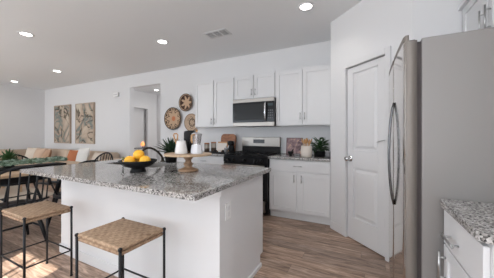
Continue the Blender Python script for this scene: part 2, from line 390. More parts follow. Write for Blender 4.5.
for (a, c, z0, z1) in ((0.232, 0.292, 0, 2.105), (0.838, 0.898, 0, 2.105), (0.292, 0.838, 2.045, 2.105)):
    b.box(a, c, -0.016, 0, z0, z1, DG)
    b.box(a, c if a != 0.838 else a+0.018, -0.019, -0.016, z0, z1, DG) if False else None
struct('trim_1', b, TRIM, bevel=0.004)
b = MB(); b.box(0.0, 0.232, -0.014, 0, 0, 0.10, DG); b.box(0.898, DL, -0.014, 0, 0, 0.10, DG); struct('baseboard_pantry', b, TRIM, bevel=0.004)
b = MB(); b.box(XL, -5.30, YB-0.014, YB, 0, 0.10); b.box(-4.22, -2.96, YB-0.014, YB, 0, 0.10); struct('baseboard_back', b, TRIM, bevel=0.004)
b = MB(); b.box(XL, XL+0.014, YF, YB-0.014, 0, 0.10); struct('baseboard_left', b, TRIM, bevel=0.004)
# hallway beyond the opening
struct('wall_hall_left', MB().box(-7.0, -6.9, 4.03, 5.22, 0, H).box(-7.0, -6.9, 5.80, 6.3, 0, H).box(-7.0, -6.9, 5.22, 5.80, 2.16, H), WALL)
struct('wall_hall_back', MB().box(-7.9, -2.4, 6.2, 6.3, 0, H), WALL)
struct('wall_hall_right', MB().box(-2.5, -2.4, 4.03, 6.2, 0, H), WALL)
struct('wall_hall_recess', MB().box(-7.2, -7.1, 4.8, 6.2, 0, H), WALL)
b = MB(); b.box(-6.06, -5.3, 6.17, 6.2, 0.01, 2.05)
d3 = struct('door_2', b, TRIM, bevel=0.003)
MB().box(-6.12, -6.06, 6.165, 6.2, 0, 2.12).box(-5.30, -5.24, 6.165, 6.2, 0, 2.12).box(-6.06, -5.30, 6.165, 6.2, 2.05, 2.12).build('casing', TRIM, d3)
b = MB(); b.box(-6.62, -6.38, 6.19, 6.2, 0.3, 1.95)
tag_ = struct('trim_2', b, TRIM)

# ceiling lights
def can_light(x, y, label, power=14):
    t = thing('recessed_light', label, 'ceiling light', (x, y, H), group='round recessed lights in the ceiling')
    MB().lathe([(0.068, -0.0), (0.070, -0.006), (0.095, -0.006), (0.098, -0.0005)]).build('trim_ring', TRIM, t)
    MB().lathe([(0.066, -0.001), (0.066, -0.004), (0.001, -0.005)]).build('lens', LAMP, t)
    d = bpy.data.lights.new('lamp_glow', 'SPOT'); d.energy = power; d.spot_size = math.radians(140); d.spot_blend = 0.8; d.shadow_soft_size = 0.07; d.color = (1, 0.96, 0.9)
    o = bpy.data.objects.new('lamp_glow', d); COL.objects.link(o); o.location = (x, y, H-0.03)
for x, y, l in [(-4.49, 1.60, 'round recessed ceiling light above the dining table, upper left of photo'), (-2.90, 2.72, 'round recessed ceiling light left of the air vent'),
                (-0.607, 2.73, 'round recessed ceiling light nearest the pantry wall'), (-6.455, 2.86, 'round recessed ceiling light third from the pantry, above living area'),
                (-8.80, 2.88, 'round recessed ceiling light farthest away by the left wall'), (-6.25, 5.6, 'small recessed ceiling light in the hallway beyond the opening')]:
    can_light(x, y, l, 16 if -3.5 < x < 0 else 14)
for x, y in ((-0.35, 0.9), (-2.0, -0.3)):    # added spots without fixtures, above the camera, brightening the base cabinets
    d = bpy.data.lights.new('lamp_glow', 'SPOT'); d.energy = 16; d.spot_size = math.radians(140); d.spot_blend = 0.8; d.shadow_soft_size = 0.07
    o = bpy.data.objects.new('lamp_glow', d); COL.objects.link(o); o.location = (x, y, H-0.03)
t = thing('ceiling_vent', 'white louvred air vent grille in the kitchen ceiling', 'vent', (-1.94, 2.875, H))
MB().box(-0.185, 0.185, -0.105, -0.08, -0.008, 0).box(-0.185, 0.185, 0.08, 0.105, -0.008, 0).box(-0.185, -0.16, -0.08, 0.08, -0.008, 0).box(0.16, 0.185, -0.08, 0.08, -0.008, 0).build('frame', TRIM, t)
MB().box(-0.16, 0.16, -0.08, 0.08, -0.002, 0).build('backing', GASKET, t)
b = MB()
for i in range(9):
    y = -0.075+i*0.0185; b.box(-0.16, 0.16, -0.006, 0.006, -0.001, 0.001, Tm(0, y, -0.006) @ Rm(0.7, 'X'))
b.box(-0.055, -0.045, -0.08, 0.08, -0.009, -0.002).box(0.055, 0.065, -0.08, 0.08, -0.009, -0.002)
b.build('louvres', PLASTW, t)

# ------------------------------------------------------------ cabinets
def shaker(x0, x1, z0, z1, y, parent, name='door', th=0.019, st=0.058):   # door facing -y with its front at y
    b = MB(); b.box(x0, x0+st, y, y+th, z0, z1); b.box(x1-st, x1, y, y+th, z0, z1); b.box(x0+st, x1-st, y, y+th, z0, z0+st); b.box(x0+st, x1-st, y, y+th, z1-st, z1)
    b.box(x0+st, x1-st, y+0.009, y+th, z0+st, z1-st)
    return b.build(name, CAB, parent, 0.0015)
def bar(parent, x, z, y, L=0.11, vert=True):     # bar pull standing off -y
    b = MB(); o = 0.028
    if vert:
        b.tube([(x, y-o, z-L/2), (x, y-o, z+L/2)], 0.0055); 
        for q in (-L*0.33, L*0.33): b.tube([(x, y, z+q), (x, y-o, z+q)], 0.0045)
    else:
        b.tube([(x-L/2, y-o, z), (x+L/2, y-o, z)], 0.0055)
        for q in (-L*0.33, L*0.33): b.tube([(x+q, y, z), (x+q, y-o, z)], 0.0045)
    return b.build('handle', NICKEL, parent)
def upper(x0, x1, z0, label, hz):
    W = x1-x0; t = thing('wall_cabinet', label, 'cabinet', ((x0+x1)/2, YB, z0), group='white upper cabinets on the back wall')
    hh = 2.285-z0; a = W/2
    MB().box(-a, a, -0.31, -0.002, 0, hh).box(-a, a, -0.318, -0.31, 0, 0.03).build('body', CAB, t, 0.001)
    g = 0.012
    for s in (-1, 1):
        xa, xb = (-a+g, -0.006) if s < 0 else (0.006, a-g)
        d = shaker(xa, xb, 0.015, hh-0.03, -0.330, t)
        bar(d, -0.035 if s < 0 else 0.035, hz-z0, -0.330)
    return t
upper(-2.945, -2.062, 1.385, 'white two-door wall cabinet left of the microwave', 1.49)
upper(-2.060, -1.292, 1.850, 'short white two-door wall cabinet above the microwave', 1.965)
upper(-1.290, -0.402, 1.385, 'white two-door wall cabinet right of the microwave', 1.53)
# base cabinets on back wall
def base(x0, x1, label, dw=None):
    t = thing('base_cabinet', label, 'cabinet', ((x0+x1)/2, YB, 0), group='white base cabinets beside the stove')
    a = (x1-x0)/2
    MB().box(-a, a, -0.590, -0.002, 0.105, 0.882).box(-a+0.002, a-0.002, -0.535, -0.05, 0, 0.105).build('body', CAB, t, 0.001)
    MB().box(-a, a, -0.545, -0.535, 0, 0.105).build('toe_kick', CAB, t)
    d = MB().box(-a+0.012, a-0.012, -0.609, -0.59, 0.715, 0.865).build('drawer', CAB, t, 0.003)
    bar(d, 0, 0.79, -0.609, 0.12, False)
    for s in (-1, 1):
        xa, xb = (-a+0.012, -0.006-0.016) if s < 0 else (0.006+0.016, a-0.012)
        dd = shaker(xa, xb, 0.125, 0.695, -0.609, t)
        bar(dd, xb-0.03 if s < 0 else xa+0.03, 0.61, -0.609)
    return t
base(-1.290, -0.402, 'white base cabinet with drawer between the stove and pantry')
base(-2.945, -2.066, 'white base cabinet left of the stove, behind the cake stand')
ct = MB().rbox(-1.292, -0.402, YB-0.645, YB-0.001, 0.882, 0.914, 0.004).build('countertop', GRANITE)
tag(ct, 'grey speckled granite countertop between stove and pantry corner', 'countertop')
MB().box(-1.292, -0.402, YB-0.018, YB-0.001, 0.914, 0.916).build('back_edge', GRANITE, ct)
ct = MB().rbox(-2.965, -2.066, YB-0.645, YB-0.001, 0.882, 0.914, 0.004).build('countertop', GRANITE)
tag(ct, 'grey speckled granite countertop left of the stove', 'countertop')

# microwave
t = thing('microwave', 'stainless over-the-range microwave with black glass door', 'microwave', (-1.662, YB, 1.385))
a = 0.380
MB().box(-a, a, -0.37, -0.002, 0, 0.460).build('body', BLACKS, t, 0.003)
MB().box(-a, a, -0.40, -0.37, 0.0, 0.065).build('bottom_panel', STEEL, t, 0.002)
MB().box(-a, a, -0.40, -0.37, 0.402, 0.460).build('top_panel', STEEL, t, 0.002)
d = MB().box(-a, 0.245, -0.41, -0.371, 0.067, 0.400).build('door', GLASSB, t, 0.003)
MB().box(-a+0.035, 0.205, -0.4115, -0.409, 0.10, 0.365).build('window', mat('tinted_window', (0.02, 0.02, 0.02), 0.25, spec=0.2), d)
MB().tube([(0.235+0.0, -0.41, 0.09), (0.238, -0.445, 0.13), (0.24, -0.455, 0.245), (0.238, -0.445, 0.345), (0.235, -0.41, 0.385)], 0.015).build('handle', SILVER, d)
p = MB().box(0.25, a, -0.405, -0.37, 0.067, 0.400).build('control_panel', GLASSB, t, 0.002)
b = MB()
for i in range(4):
    for j in range(3): b.box(0.275+j*0.032, 0.295+j*0.032, -0.4062, -0.405, 0.12+i*0.04, 0.143+i*0.04)
b.build('keypad', mat('dim_key', (0.06, 0.06, 0.065), 0.4), p)
MB().box(0.275, 0.36, -0.4062, -0.405, 0.325, 0.365).build('display', mat('dim_display', (0.03, 0.05, 0.06), 0.2), p)

# stove
t = thing('gas_range', 'stainless and black gas stove below the microwave', 'stove', (-1.678, YB, 0))
a = 0.383
MB().box(-a, a, -0.62, -0.02, 0.03, 0.885).build('body', BLACKS, t, 0.003)
MB().box(-a, a, -0.665, -0.02, 0.886, 0.918).build('cooktop', BLACKP, t, 0.004)
bg = MB().box(-a+0.03, a, -0.085, -0.022, 1.03, 1.20).build('backguard', STEEL, t, 0.008)
MB().box(-a+0.03, a, -0.075, -0.022, 0.918, 1.03).build('vent_panel', BLACKS, t)
MB().box(-0.12, 0.10, -0.087, -0.085, 1.09, 1.155).build('clock_display', GLASSB, bg)
cp = MB().box(-a, a, -0.678, -0.62, 0.80, 0.885).build('control_panel', BLACKP, t, 0.005)
for i, x in enumerate((-0.29, -0.20, 0.0, 0.20, 0.29)):
    MB().lathe([(0.024, 0), (0.022, 0.02), (0.018, 0.028), (0.001, 0.029)], Tm(x, -0.678, 0.843) @ Rm(PI/2, 'X'), 16).build('knob', BLACKS, cp)
d = MB().box(-a, a, -0.668, -0.622, 0.235, 0.795).build('oven_door', BLACKP, t, 0.004)
MB().box(-0.30, 0.28, -0.671, -0.668, 0.30, 0.71).build('oven_window', GLASSB, d)
MB().tube([(-0.35, -0.71, 0.765), (0.35, -0.71, 0.765)], 0.014).tube([(-0.33, -0.668, 0.765), (-0.33, -0.71, 0.765)], 0.01).tube([(0.33, -0.668, 0.765), (0.33, -0.71, 0.765)], 0.01).build('handle', STEEL, d)
MB().box(-a, a-0.04, -0.668, -0.622, 0.055, 0.225).build('storage_drawer', STEEL, t, 0.004)
b = MB()
for gx in (-0.19, 0.19):
    for (x0, x1, y0, y1) in ((-0.17, 0.17, -0.62, -0.605), (-0.17, 0.17, -0.14, -0.125), (-0.17, -0.155, -0.605, -0.14), (0.155, 0.17, -0.605, -0.14), (-0.17, 0.17, -0.38, -0.365), (-0.007, 0.007, -0.605, -0.14)):
        b.box(gx+x0, gx+x1, y0, y1, 0.932, 0.944)
    for q in ((-0.16, -0.61), (0.16, -0.61), (-0.16, -0.13), (0.16, -0.13)): b.box(gx+q[0]-0.008, gx+q[0]+0.008, q[1]-0.008, q[1]+0.008, 0.918, 0.935)
b.build('grate', BLACKS, t)
for x in (-0.19, 0.19):
    for y in (-0.49, -0.25): MB().lathe([(0.045, 0.918), (0.042, 0.928), (0.025, 0.931), (0.001, 0.932)], Tm(x, y, 0)).build('burner', BLACKS, t)

# ------------------------------------------------------------ island
t = thing('kitchen_island', 'long white kitchen island with panelled base below granite', 'island', (-1.87, 1.7, 0))
ox, oy = 1.87, -1.7
def ib(b, *q): return b.box(q[0]+ox, q[1]+ox, q[2]+oy, q[3]+oy, q[4], q[5])
b = MB(); ib(b, -2.865, -0.892, 1.325, 1.35, 0.10, 0.882); ib(b, -2.865, -0.892, 2.065, 2.09, 0.10, 0.882); ib(b, -2.865, -2.84, 1.35, 2.065, 0.10, 0.882); ib(b, -0.917, -0.892, 1.35, 2.065, 0.10, 0.882); ib(b, -2.84, -0.917, 1.35, 2.065, 0.10, 0.12); b.build('body', CAB, t)
b = MB(); ib(b, -2.872, -0.868, 1.31, 1.325, 0, 0.882); ib(b, -2.872, -2.857, 1.325, 1.50, 0, 0.882); ib(b, -0.892, -0.868, 1.325, 1.50, 0, 0.882); b.build('knee_wall', WALL, t)
b = MB(); ib(b, -0.892, -0.880, 1.50, 2.08, 0.105, 0.882); ib(b, -0.892, -0.880, 1.50, 2.02, 0, 0.105); b.build('end_panel', CAB, t)
b = MB(); ib(b, -2.872, -2.865, 1.5, 2.08, 0.0, 0.882); b.build('end_panel', CAB, t)
b = MB(); ib(b, -2.86, -0.892, 1.34, 2.02, 0, 0.10); b.build('plinth', CAB, t)
b = MB(); ib(b, -2.886, -0.856, 1.297, 1.31, 0, 0.09); ib(b, -0.868, -0.855, 1.31, 1.50, 0, 0.09); ib(b, -0.880, -0.862, 1.50, 2.02, 0, 0.035); ib(b, -2.886, -2.872, 1.31, 2.02, 0, 0.09); b.build('baseboard', TRIM, t, 0.003)
b = MB(); ib(b, -0.868, -0.850, 1.305, 1.505, 0.855, 0.882); ib(b, -0.868, -0.858, 1.308, 1.503, 0.825, 0.855); b.build('cap_trim', TRIM, t, 0.004)
for i in range(4):
    xa = -2.86+i*0.485
    b = MB(); ib(b, xa, xa+0.48, 2.09, 2.109, 0.125, 0.865); b.build('door', CAB, t, 0.002)
# island countertop with sink cut-out
b = MB(); sx0, sx1, sy0, sy1 = -2.66, -1.88, 1.64, 2.02; Z0, Z1 = 0.882, 0.914
X0, X1, Y0, Y1 = -2.92, -0.822, 0.995, 2.153
b.box(X0, X1, Y0, sy0, Z0, Z1); b.box(X0, X1, sy1, Y1, Z0, Z1); b.box(X0, sx0, sy0, sy1, Z0, Z1); b.box(sx1, X1, sy0, sy1, Z0, Z1)
ic = b.build('island_countertop', GRANITE); tag(ic, 'long grey speckled granite slab on top of the island', 'countertop')
t = thing('sink', 'undermount stainless sink set in the island top', 'sink', ((sx0+sx1)/2, (sy0+sy1)/2, 0.70))
a, c = (sx1-sx0)/2-0.006, (sy1-sy0)/2-0.006
MB().box(-a, a, -c, c, 0.0, 0.004).box(-a, -a+0.004, -c, c, 0.004, 0.205).box(a-0.004, a, -c, c, 0.004, 0.205).box(-a, a, -c, -c+0.004, 0.004, 0.205).box(-a, a, c-0.004, c, 0.004, 0.205).build('basin', STEEL, t)
MB().lathe([(0.04, 0.004), (0.038, 0.007), (0.001, 0.006)]).build('drain', CHROME, t)
t = thing('faucet', 'dark bronze gooseneck kitchen faucet behind the orange bowl', 'faucet', (-2.22, 2.085, 0.914))
BRONZE = mat('dark_bronze', (0.075, 0.06, 0.05), 0.3, 0.8)
MB().lathe([(0.028, 0), (0.028, 0.008), (0.018, 0.014), (0.017, 0.05)]).build('base', BRONZE, t)
pts = [(0, 0, 0.04), (-0.004, -0.015, 0.07), (-0.02, -0.055, 0.12), (-0.035, -0.10, 0.155), (-0.05, -0.14, 0.172), (-0.065, -0.18, 0.172), (-0.078, -0.215, 0.155), (-0.083, -0.23, 0.125)]
MB().tube(pts, 0.0125).build('spout', BRONZE, t)
MB().tube([(-0.083, -0.23, 0.13), (-0.084, -0.233, 0.08)], 0.016).build('spray_head', BRONZE, t)
MB().tube([(0.015, 0, 0.04), (0.075, 0.0, 0.06)], 0.007).build('lever', BRONZE, t)
t = thing('wall_outlet', 'white electrical outlet plate on the end of the island', 'outlet', (-0.868, 1.415, 0.70))
MB().box(0, 0.006, -0.037, 0.037, -0.058, 0.058).build('plate', PLASTW, t, 0.002)
MB().box(0.006, 0.0085, -0.017, 0.017, 0.006, 0.036).box(0.006, 0.0085, -0.017, 0.017, -0.036, -0.006).build('socket', mat('light_grey_socket', (0.72, 0.72, 0.73), 0.5), t)

# ------------------------------------------------------------ fridge and right-hand units
FY0, FY1 = 1.535, 2.445; FB = 0.262; FBK = 0.99
t = thing('refrigerator', 'tall stainless double-door refrigerator with grey side', 'refrigerator', (0.62, (FY0+FY1)/2, 0))
ox, oy = -0.62, -(FY0+FY1)/2
MB().box(FB+0.014+ox, FBK+ox, FY0+oy, FY1+oy, 0.03, 1.765).build('body', FRSIDE, t, 0.006)
MB().box(FB-0.004+ox, FB+0.014+ox, FY0+0.012+oy, FY1-0.012+oy, 0.06, 1.75).build('gasket', GASKET, t)
yc = (FY0+FY1)/2
def bow(y): u = (y-yc)/((FY1-FY0)/2); return 0.190+0.007*u*u
for k, (ya, yb) in enumerate(((FY0, yc-0.003), (yc+0.003, FY1))):
    n = 14; poly = [(FB-0.006+ox, yb+oy), (FB-0.006+ox, ya+oy)]; ff = []
    for i in range(n+1):
        y = ya+(yb-ya)*i/n; e = 0
        if i == 0: e = 0.006
        if i == n: e = 0.006
        ff.append((bow(y)+e+ox, y+oy))
    poly = [(FB-0.006+ox, ya+oy)] + ff + [(FB-0.006+ox, yb+oy)]; poly.reverse()
    d = MB().prism(poly, 0.08, 1.757, smooth=True).build('door', DOORSIDE, t)
    d.data.materials.append(MIRROR)
    d['label'] = 'near stainless door' if k == 0 else 'far stainless door'
    for p in d.data.polygons:
        if p.normal.x < -0.75: p.material_index = 1
    # slim crown strip along the top front edge
    cp = [(x+0.0, y) for x, y in ff]+[(x+0.016, y) for x, y in reversed(ff)]; cp.reverse()
    MB().prism(cp, 1.757, 1.79, smooth=True).build('top_lip', DOORSIDE, d)
    hy = yc-0.05 if k == 0 else yc+0.05
    pts = []
    for i in range(17):
        u = -1+2*i/16; pts.append((bow(hy)-0.002-0.030*(1-u*u)**0.8+ox, hy+oy, 1.11+u*0.36))
    if k == 0: MB().tube(pts, 0.0085, 12).build('handle', mat('dark_steel_handle', (0.12, 0.12, 0.125), 0.25, 1.0), d)
MB().box(FB-0.04+ox, FB-0.008+ox, FY0+0.03+oy, FY0+0.09+oy, 1.757, 1.772).build('hinge_cover', GASKET, t, 0.004)
MB().box(FB-0.0+ox, FBK-0.05+ox, FY0+0.02+oy, FY1-0.02+oy, 0.0, 0.03).build('foot_grille', BLACKS, t)
# cabinet above fridge (faces -x)
t = thing('fridge_top_cabinet', 'white wall cabinet above the refrigerator', 'cabinet', (XR, 2.03, 1.86), -PI/2)
W = 0.90; a = W/2
MB().box(-a, a, -0.31, -0.002, 0, 0.425).build('body', CAB, t, 0.001)
for s in (-1, 1):
    xa, xb = (-a+0.012, -0.006) if s < 0 else (0.006, a-0.012)
    d = shaker(xa, xb, 0.012, 0.395, -0.33, t); bar(d, xb-0.035 if s < 0 else xa+0.035, 0.12, -0.33, 0.17)
MB().box(-a, a, -0.355, -0.31, 0.395, 0.43).build('crown', TRIM, t, 0.004)
# near right base cabinet (faces -x)
CX, CY0, CY1 = 0.345, 1.045, 1.525
t = thing('base_cabinet', 'white base cabinet in front of the refrigerator, lower right', 'cabinet', (XR, (CY0+CY1)/2, 0), -PI/2)
a = (CY1-CY0)/2-0.01; D = XR-CX-0.035
MB().box(-a, a, -D, -0.002, 0.105, 0.882).build('body', CAB, t, 0.001)
MB().box(-a+0.02, a-0.003, -D+0.06, -0.01, 0, 0.105).build('toe_kick', CAB, t)
MB().box(a, a+0.006, -D, -D+0.075, 0.105, 0.882).build('side_stile', CAB, t)
MB().box(a, a+0.006, -0.08, -0.005, 0.105, 0.882).build('side_stile', CAB, t)
d = MB().box(-a+0.012, a-0.012, -D-0.019, -D, 0.70, 0.865).build('drawer', CAB, t, 0.003); bar(d, -0.06, 0.765, -D-0.019, 0.15, False)
d = shaker(-a+0.012, a-0.012, 0.125, 0.69, -D-0.019, t); bar(d, -a+0.05, 0.585, -D-0.019, 0.15)
b = MB(); r = 0.03
poly = [(XR-0.001, CY0-0.0), (XR-0.001, CY1), (CX+0.03, CY1), (CX+0.01, CY1-0.012), (CX, CY1-0.035), (CX, CY0+0.03), (CX+0.01, CY0+0.008), (CX+0.03, CY0)]
ct = MB().prism(poly, 0.882, 0.914).build('countertop', GRANITE, None, 0.003); tag(ct, 'small grey speckled granite countertop in front of refrigerator', 'countertop')

# ------------------------------------------------------------ wall decorations
def frame_art(x0, x1, z0, z1, label, seed):
    t = thing('framed_artwork', label, 'picture', ((x0+x1)/2, YB, (z0+z1)/2), group='abstract canvases above the sofa')
    a, c = (x1-x0)/2, (z1-z0)/2; f = 0.022; D = 0.055
    MB().box(-a, -a+f, -D, -0.001, -c, c).box(a-f, a, -D, -0.001, -c, c).box(-a+f, a-f, -D, -0.001, -c, -c+f).box(-a+f, a-f, -D, -0.001, c-f, c).build('frame', FRAMEW, t)
    MB().box(-a+f, a-f, -D+0.012, -0.002, -c+f, c-f).build('canvas', painting('abstract_canvas', seed), t)
frame_art(-8.87, -7.96, 0.975, 2.16, 'left abstract cream and brown canvas above the sofa', 1.3)
frame_art(-7.65, -6.75, 0.98, 2.15, 'right abstract canvas above the sofa, nearer the hallway', 5.2)
def wall_basket(x, z, r, kind, label):
    m = basket('woven_basket_'+kind, kind, r)
    M = Rm(PI/2, 'X')
    o = MB().lathe([(0.001, 0.012), (r*0.55, 0.016), (r*0.85, 0.034), (r, 0.055), (r+0.004, 0.05), (r*0.87, 0.024), (r*0.55, 0.004), (0.001, 0.001)], M, 40).build('woven_basket', m)
    tag(o, label, 'wall basket', 'round woven baskets on the wall', (x, YB-0.002, z))
wall_basket(-3.425, 1.935, 0.185, 'star', 'smaller woven wall basket with star pattern, topmost')
wall_basket(-3.80, 1.60, 0.245, 'petal', 'largest woven wall basket with petal pattern')
wall_basket(-3.27, 1.50, 0.185, 'dots', 'woven wall basket with dotted pattern beside the cabinet')
t = thing('door_chime', 'small white box on the wall left of hallway opening', 'door chime', (-5.80, YB, 2.285))
MB().box(-0.10, 0.10, -0.045, -0.001, -0.055, 0.055).build('cover', PLASTW, t, 0.01); MB().box(-0.08, 0.08, -0.047, -0.045, -0.004, 0.004).build('grille', DARKP, t)

# ------------------------------------------------------------ island items
def islz(): return 0.914
IZ = 0.914
t = thing('fruit_bowl', 'black footed bowl holding oranges on the island', 'bowl', (-1.80, 1.41, IZ))
MB().lathe([(0.001, 0.0), (0.068, 0.0), (0.066, 0.008), (0.055, 0.03), (0.060, 0.036), (0.11, 0.052), (0.152, 0.085), (0.160, 0.102), (0.154, 0.104), (0.140, 0.086), (0.10, 0.062), (0.001, 0.052)], None, 40).build('bowl_body', BLACKS, t)
BC = (-1.80, 1.41)
cs, sn = math.cos(YAW), math.sin(YAW)
fr = [(-0.066, -0.02, 0.098, 'orange at the left in the black bowl'), (0.070, -0.02, 0.100, 'orange at the right in the black bowl'), (0.0, 0.075, 0.10, 'orange at the back of the black bowl, mostly hidden'), (0.0, 0.012, 0.150, 'topmost orange of the pile in the black bowl')]
o0 = None
for l, dp, z, lab in fr:
    x = BC[0]+l*cs-dp*sn; y = BC[1]+l*sn+dp*cs
    if o0 is None:
        o0 = thing('orange', lab, 'orange', (x, y, IZ+z), group='oranges in the black bowl')
        MB().ball((0, 0, 0), 0.048, sq=(1, 1, 0.93), n=20).build('fruit', ORANGE, o0)
        MB().lathe([(0.006, 0.042), (0.004, 0.047), (0.0005, 0.047)], None, 8).build('stem', mat('stem_green', (0.10, 0.12, 0.03), 0.7), o0)
    else: dup(o0, lab, (x, y, IZ+z), random.random()*6)
# cake stand
CSX, CSY = -1.43, 1.645
t = thing('cake_stand', 'wooden pedestal cake stand on the island', 'cake stand', (CSX, CSY, IZ))
MB().lathe([(0.001, 0), (0.088, 0.0), (0.092, 0.008), (0.082, 0.018), (0.045, 0.030), (0.030, 0.042), (0.040, 0.056), (0.042, 0.068), (0.028, 0.080), (0.026, 0.100), (0.045, 0.122), (0.060, 0.135), (0.001, 0.137)]).build('pedestal', MANGO, t)
MB().lathe([(0.001, 0.136), (0.15, 0.137), (0.208, 0.142), (0.213, 0.150), (0.210, 0.159), (0.19, 0.158), (0.001, 0.158)], None, 48).build('plate', OAK, t)
PZ = IZ+0.158
def onst(l, dp): return (CSX+l*cs-dp*sn, CSY+l*sn+dp*cs, PZ)
t = thing('pitcher', 'white ceramic tapered mug with wooden handle on cake stand', 'mug', onst(-0.055, -0.035))
MB().lathe([(0.001, 0), (0.052, 0), (0.056, 0.004), (0.053, 0.03), (0.044, 0.085), (0.038, 0.118), (0.034, 0.118), (0.040, 0.083), (0.048, 0.03), (0.001, 0.008)]).build('mug_body', CERAM, t)
hd = Vector((-cs, -sn, 0))
MB().tube([hd*0.036+Vector((0, 0, 0.118)), hd*0.03+Vector((0, 0, 0.17)), hd*0.04+Vector((0, 0, 0.182)), hd*0.062+Vector((0, 0, 0.18)), hd*0.068+Vector((0, 0, 0.165)), hd*0.055+Vector((0, 0, 0.125)), hd*0.044+Vector((0, 0, 0.09))], 0.006).build('handle', SPOONW, t)
t = thing('coffee_press', 'black coffee press with glass body behind the white mug', 'coffee press', onst(0.002, 0.075))
MB().lathe([(0.001, 0), (0.050, 0), (0.050, 0.1), (0.056, 0.19), (0.056, 0.2), (0.001, 0.2)]).build('carafe', BLACKP, t)
MB().lathe([(0.057, 0.105), (0.061, 0.108), (0.061, 0.192), (0.057, 0.196)]).build('sleeve', BLACKS, t)
MB().lathe([(0.058, 0.196), (0.060, 0.202), (0.03, 0.210), (0.001, 0.212)]).build('lid', BLACKS, t)
t = thing('moka_pot', 'pale grey moka pot with silver top and wooden knob', 'moka pot', onst(0.082, -0.025))
MB().lathe([(0.001, 0), (0.050, 0), (0.054, 0.006), (0.052, 0.03), (0.044, 0.078), (0.038, 0.082), (0.001, 0.082)], None, 8, False).build('boiler', MOKAW, t)
MB().lathe([(0.036, 0.082), (0.034, 0.094), (0.036, 0.1), (0.046, 0.172), (0.048, 0.178), (0.001, 0.18)], None, 8, False).build('upper_chamber', SILVER, t)
MB().lathe([(0.048, 0.178), (0.03, 0.19), (0.01, 0.195), (0.001, 0.195)], None, 8, False).build('lid', SILVER, t)
MB().lathe([(0.006, 0.194), (0.010, 0.205), (0.009, 0.216), (0.001, 0.219)], None, 12).build('knob', SPOONW, t)
fd = Vector((0.1, -1, 0)).normalized()
MB().tube([fd*0.046+Vector((0, 0, 0.172)), fd*0.078+Vector((0, 0, 0.165)), fd*0.08+Vector((0, 0, 0.125)), fd*0.07+Vector((0, 0, 0.1))], 0.008).build('handle', SPOONW, t)
# aloe plant at the island's rear
t = thing('potted_aloe', 'spiky dark aloe plant in black pot behind the cake stand', 'plant', (-2.06, 2.065, IZ))
MB().lathe([(0.001, 0), (0.062, 0), (0.075, 0.10), (0.079, 0.115), (0.071, 0.115), (0.066, 0.1), (0.001, 0.095)]).build('pot', BLACKS, t)
MB().lathe([(0.067, 0.098), (0.001, 0.102)]).build('soil', SOIL, t)
b = MB()
for i in range(42):
    a = 2*PI*i*0.381966; u = i/42; el = math.radians(84-62*u); L = 0.20+0.03*random.random()+0.02*u
    b.leaf(Tm(0, 0, 0.10) @ Rm(a, 'Z') @ Rm(-el, 'Y'), L, 0.034, -0.05-0.18*u, 0.008)
b.build('leaves', LEAFA, t)
t = thing('glass_bottle', 'slim clear glass stem with greenish top left of fruit bowl', 'glass vase', (-1.80, 1.265, IZ))
MB().lathe([(0.001, 0), (0.016, 0), (0.017, 0.004), (0.006, 0.012), (0.0055, 0.11), (0.010, 0.118), (0.001, 0.12)], None, 16).build('stem', GLASS, t)
MB().ball((0, 0, 0.131), 0.013).build('top', mat('green_brass', (0.20, 0.20, 0.09), 0.4, 0.4), t)

# ------------------------------------------------------------ back counter items, right of stove
CZ = 0.914
t = thing('cookbook_display', 'dark cookbook photo board leaning left of utensil crock', 'picture', (-1.03, 3.74, CZ))
M = Rm(-0.16, 'X')
MB().box(-0.135, 0.135, 0, 0.018, 0.002, 0.28, M).build('board', mat('plum_cover', (0.10, 0.06, 0.065), 0.5), t)
MB().box(-0.125, 0.125, -0.002, 0, 0.012, 0.27, M).build('picture_face', COOKPIC, t)
t = thing('utensil_crock', 'cream ribbed stoneware crock of utensils on right counter', 'crock', (-0.755, 3.42, CZ))
MB().lathe([(0.001, 0), (0.068, 0), (0.078, 0.02), (0.082, 0.09), (0.075, 0.155), (0.072, 0.168), (0.066, 0.166), (0.070, 0.15), (0.076, 0.09), (0.070, 0.02), (0.001, 0.012)], None, 32).build('crock_body', CROCK, t)
for i, (dx, dy, tl, lab) in enumerate([(-0.062, 0.0, 0.275, 'wooden spoon leaning farthest left in the crock'), (-0.03, 0.03, 0.262, 'wooden spoon second from left in the crock'), (0.008, -0.01, 0.278, 'wooden spoon standing in the middle of the crock'), (0.035, 0.03, 0.255, 'wooden spatula right of middle in the crock'), (0.070, 0.0, 0.272, 'wooden spoon leaning farthest right in the crock')]):
    s = thing('wooden_spoon', lab, 'spoon', (-0.755, 3.42, CZ), group='wooden utensils in the crock')
    top = Vector((dx*1.15, dy, tl)); bt = Vector((-dx*0.3, -dy*0.3, 0.015)); q = bt.lerp(top, 0.78)
    MB().tube([bt, q], 0.006, 8).build('handle', SPOONW, s)
    d = (top-bt).normalized(); R = d.to_track_quat('Z', 'Y').to_matrix().to_4x4()
    MB().ball((0, 0, 0), 0.03, Matrix.Translation(q+d*0.02) @ R, 14, (0.78, 0.3, 1.35)).build('head', SPOONW, s)
t = thing('potted_herb', 'leafy green herb in black pot right of the crock', 'plant', (-0.60, 3.60, CZ))
MB().lathe([(0.001, 0), (0.075, 0), (0.085, 0.07), (0.088, 0.085), (0.08, 0.085), (0.001, 0.075)]).build('pot', BLACKS, t)
b = MB()
for i in range(190):
    a = random.random()*2*PI; el = random.uniform(-0.1, 1.4); rr = random.uniform(0.02, 0.15)
    c0 = Vector((math.cos(a)*math.cos(el)*rr*1.1, math.sin(a)*math.cos(el)*rr*0.8, 0.09+math.sin(el)*rr*1.2))
    if c0.x > 0.10: c0.x *= 0.6
    b.leaf(Matrix.Translation(c0) @ Rm(a+random.uniform(-.5, .5), 'Z') @ Rm(-el*0.6, 'Y'), random.uniform(0.05, 0.085), 0.038, -0.2)
b.build('foliage', LEAFD, t)
b = MB()
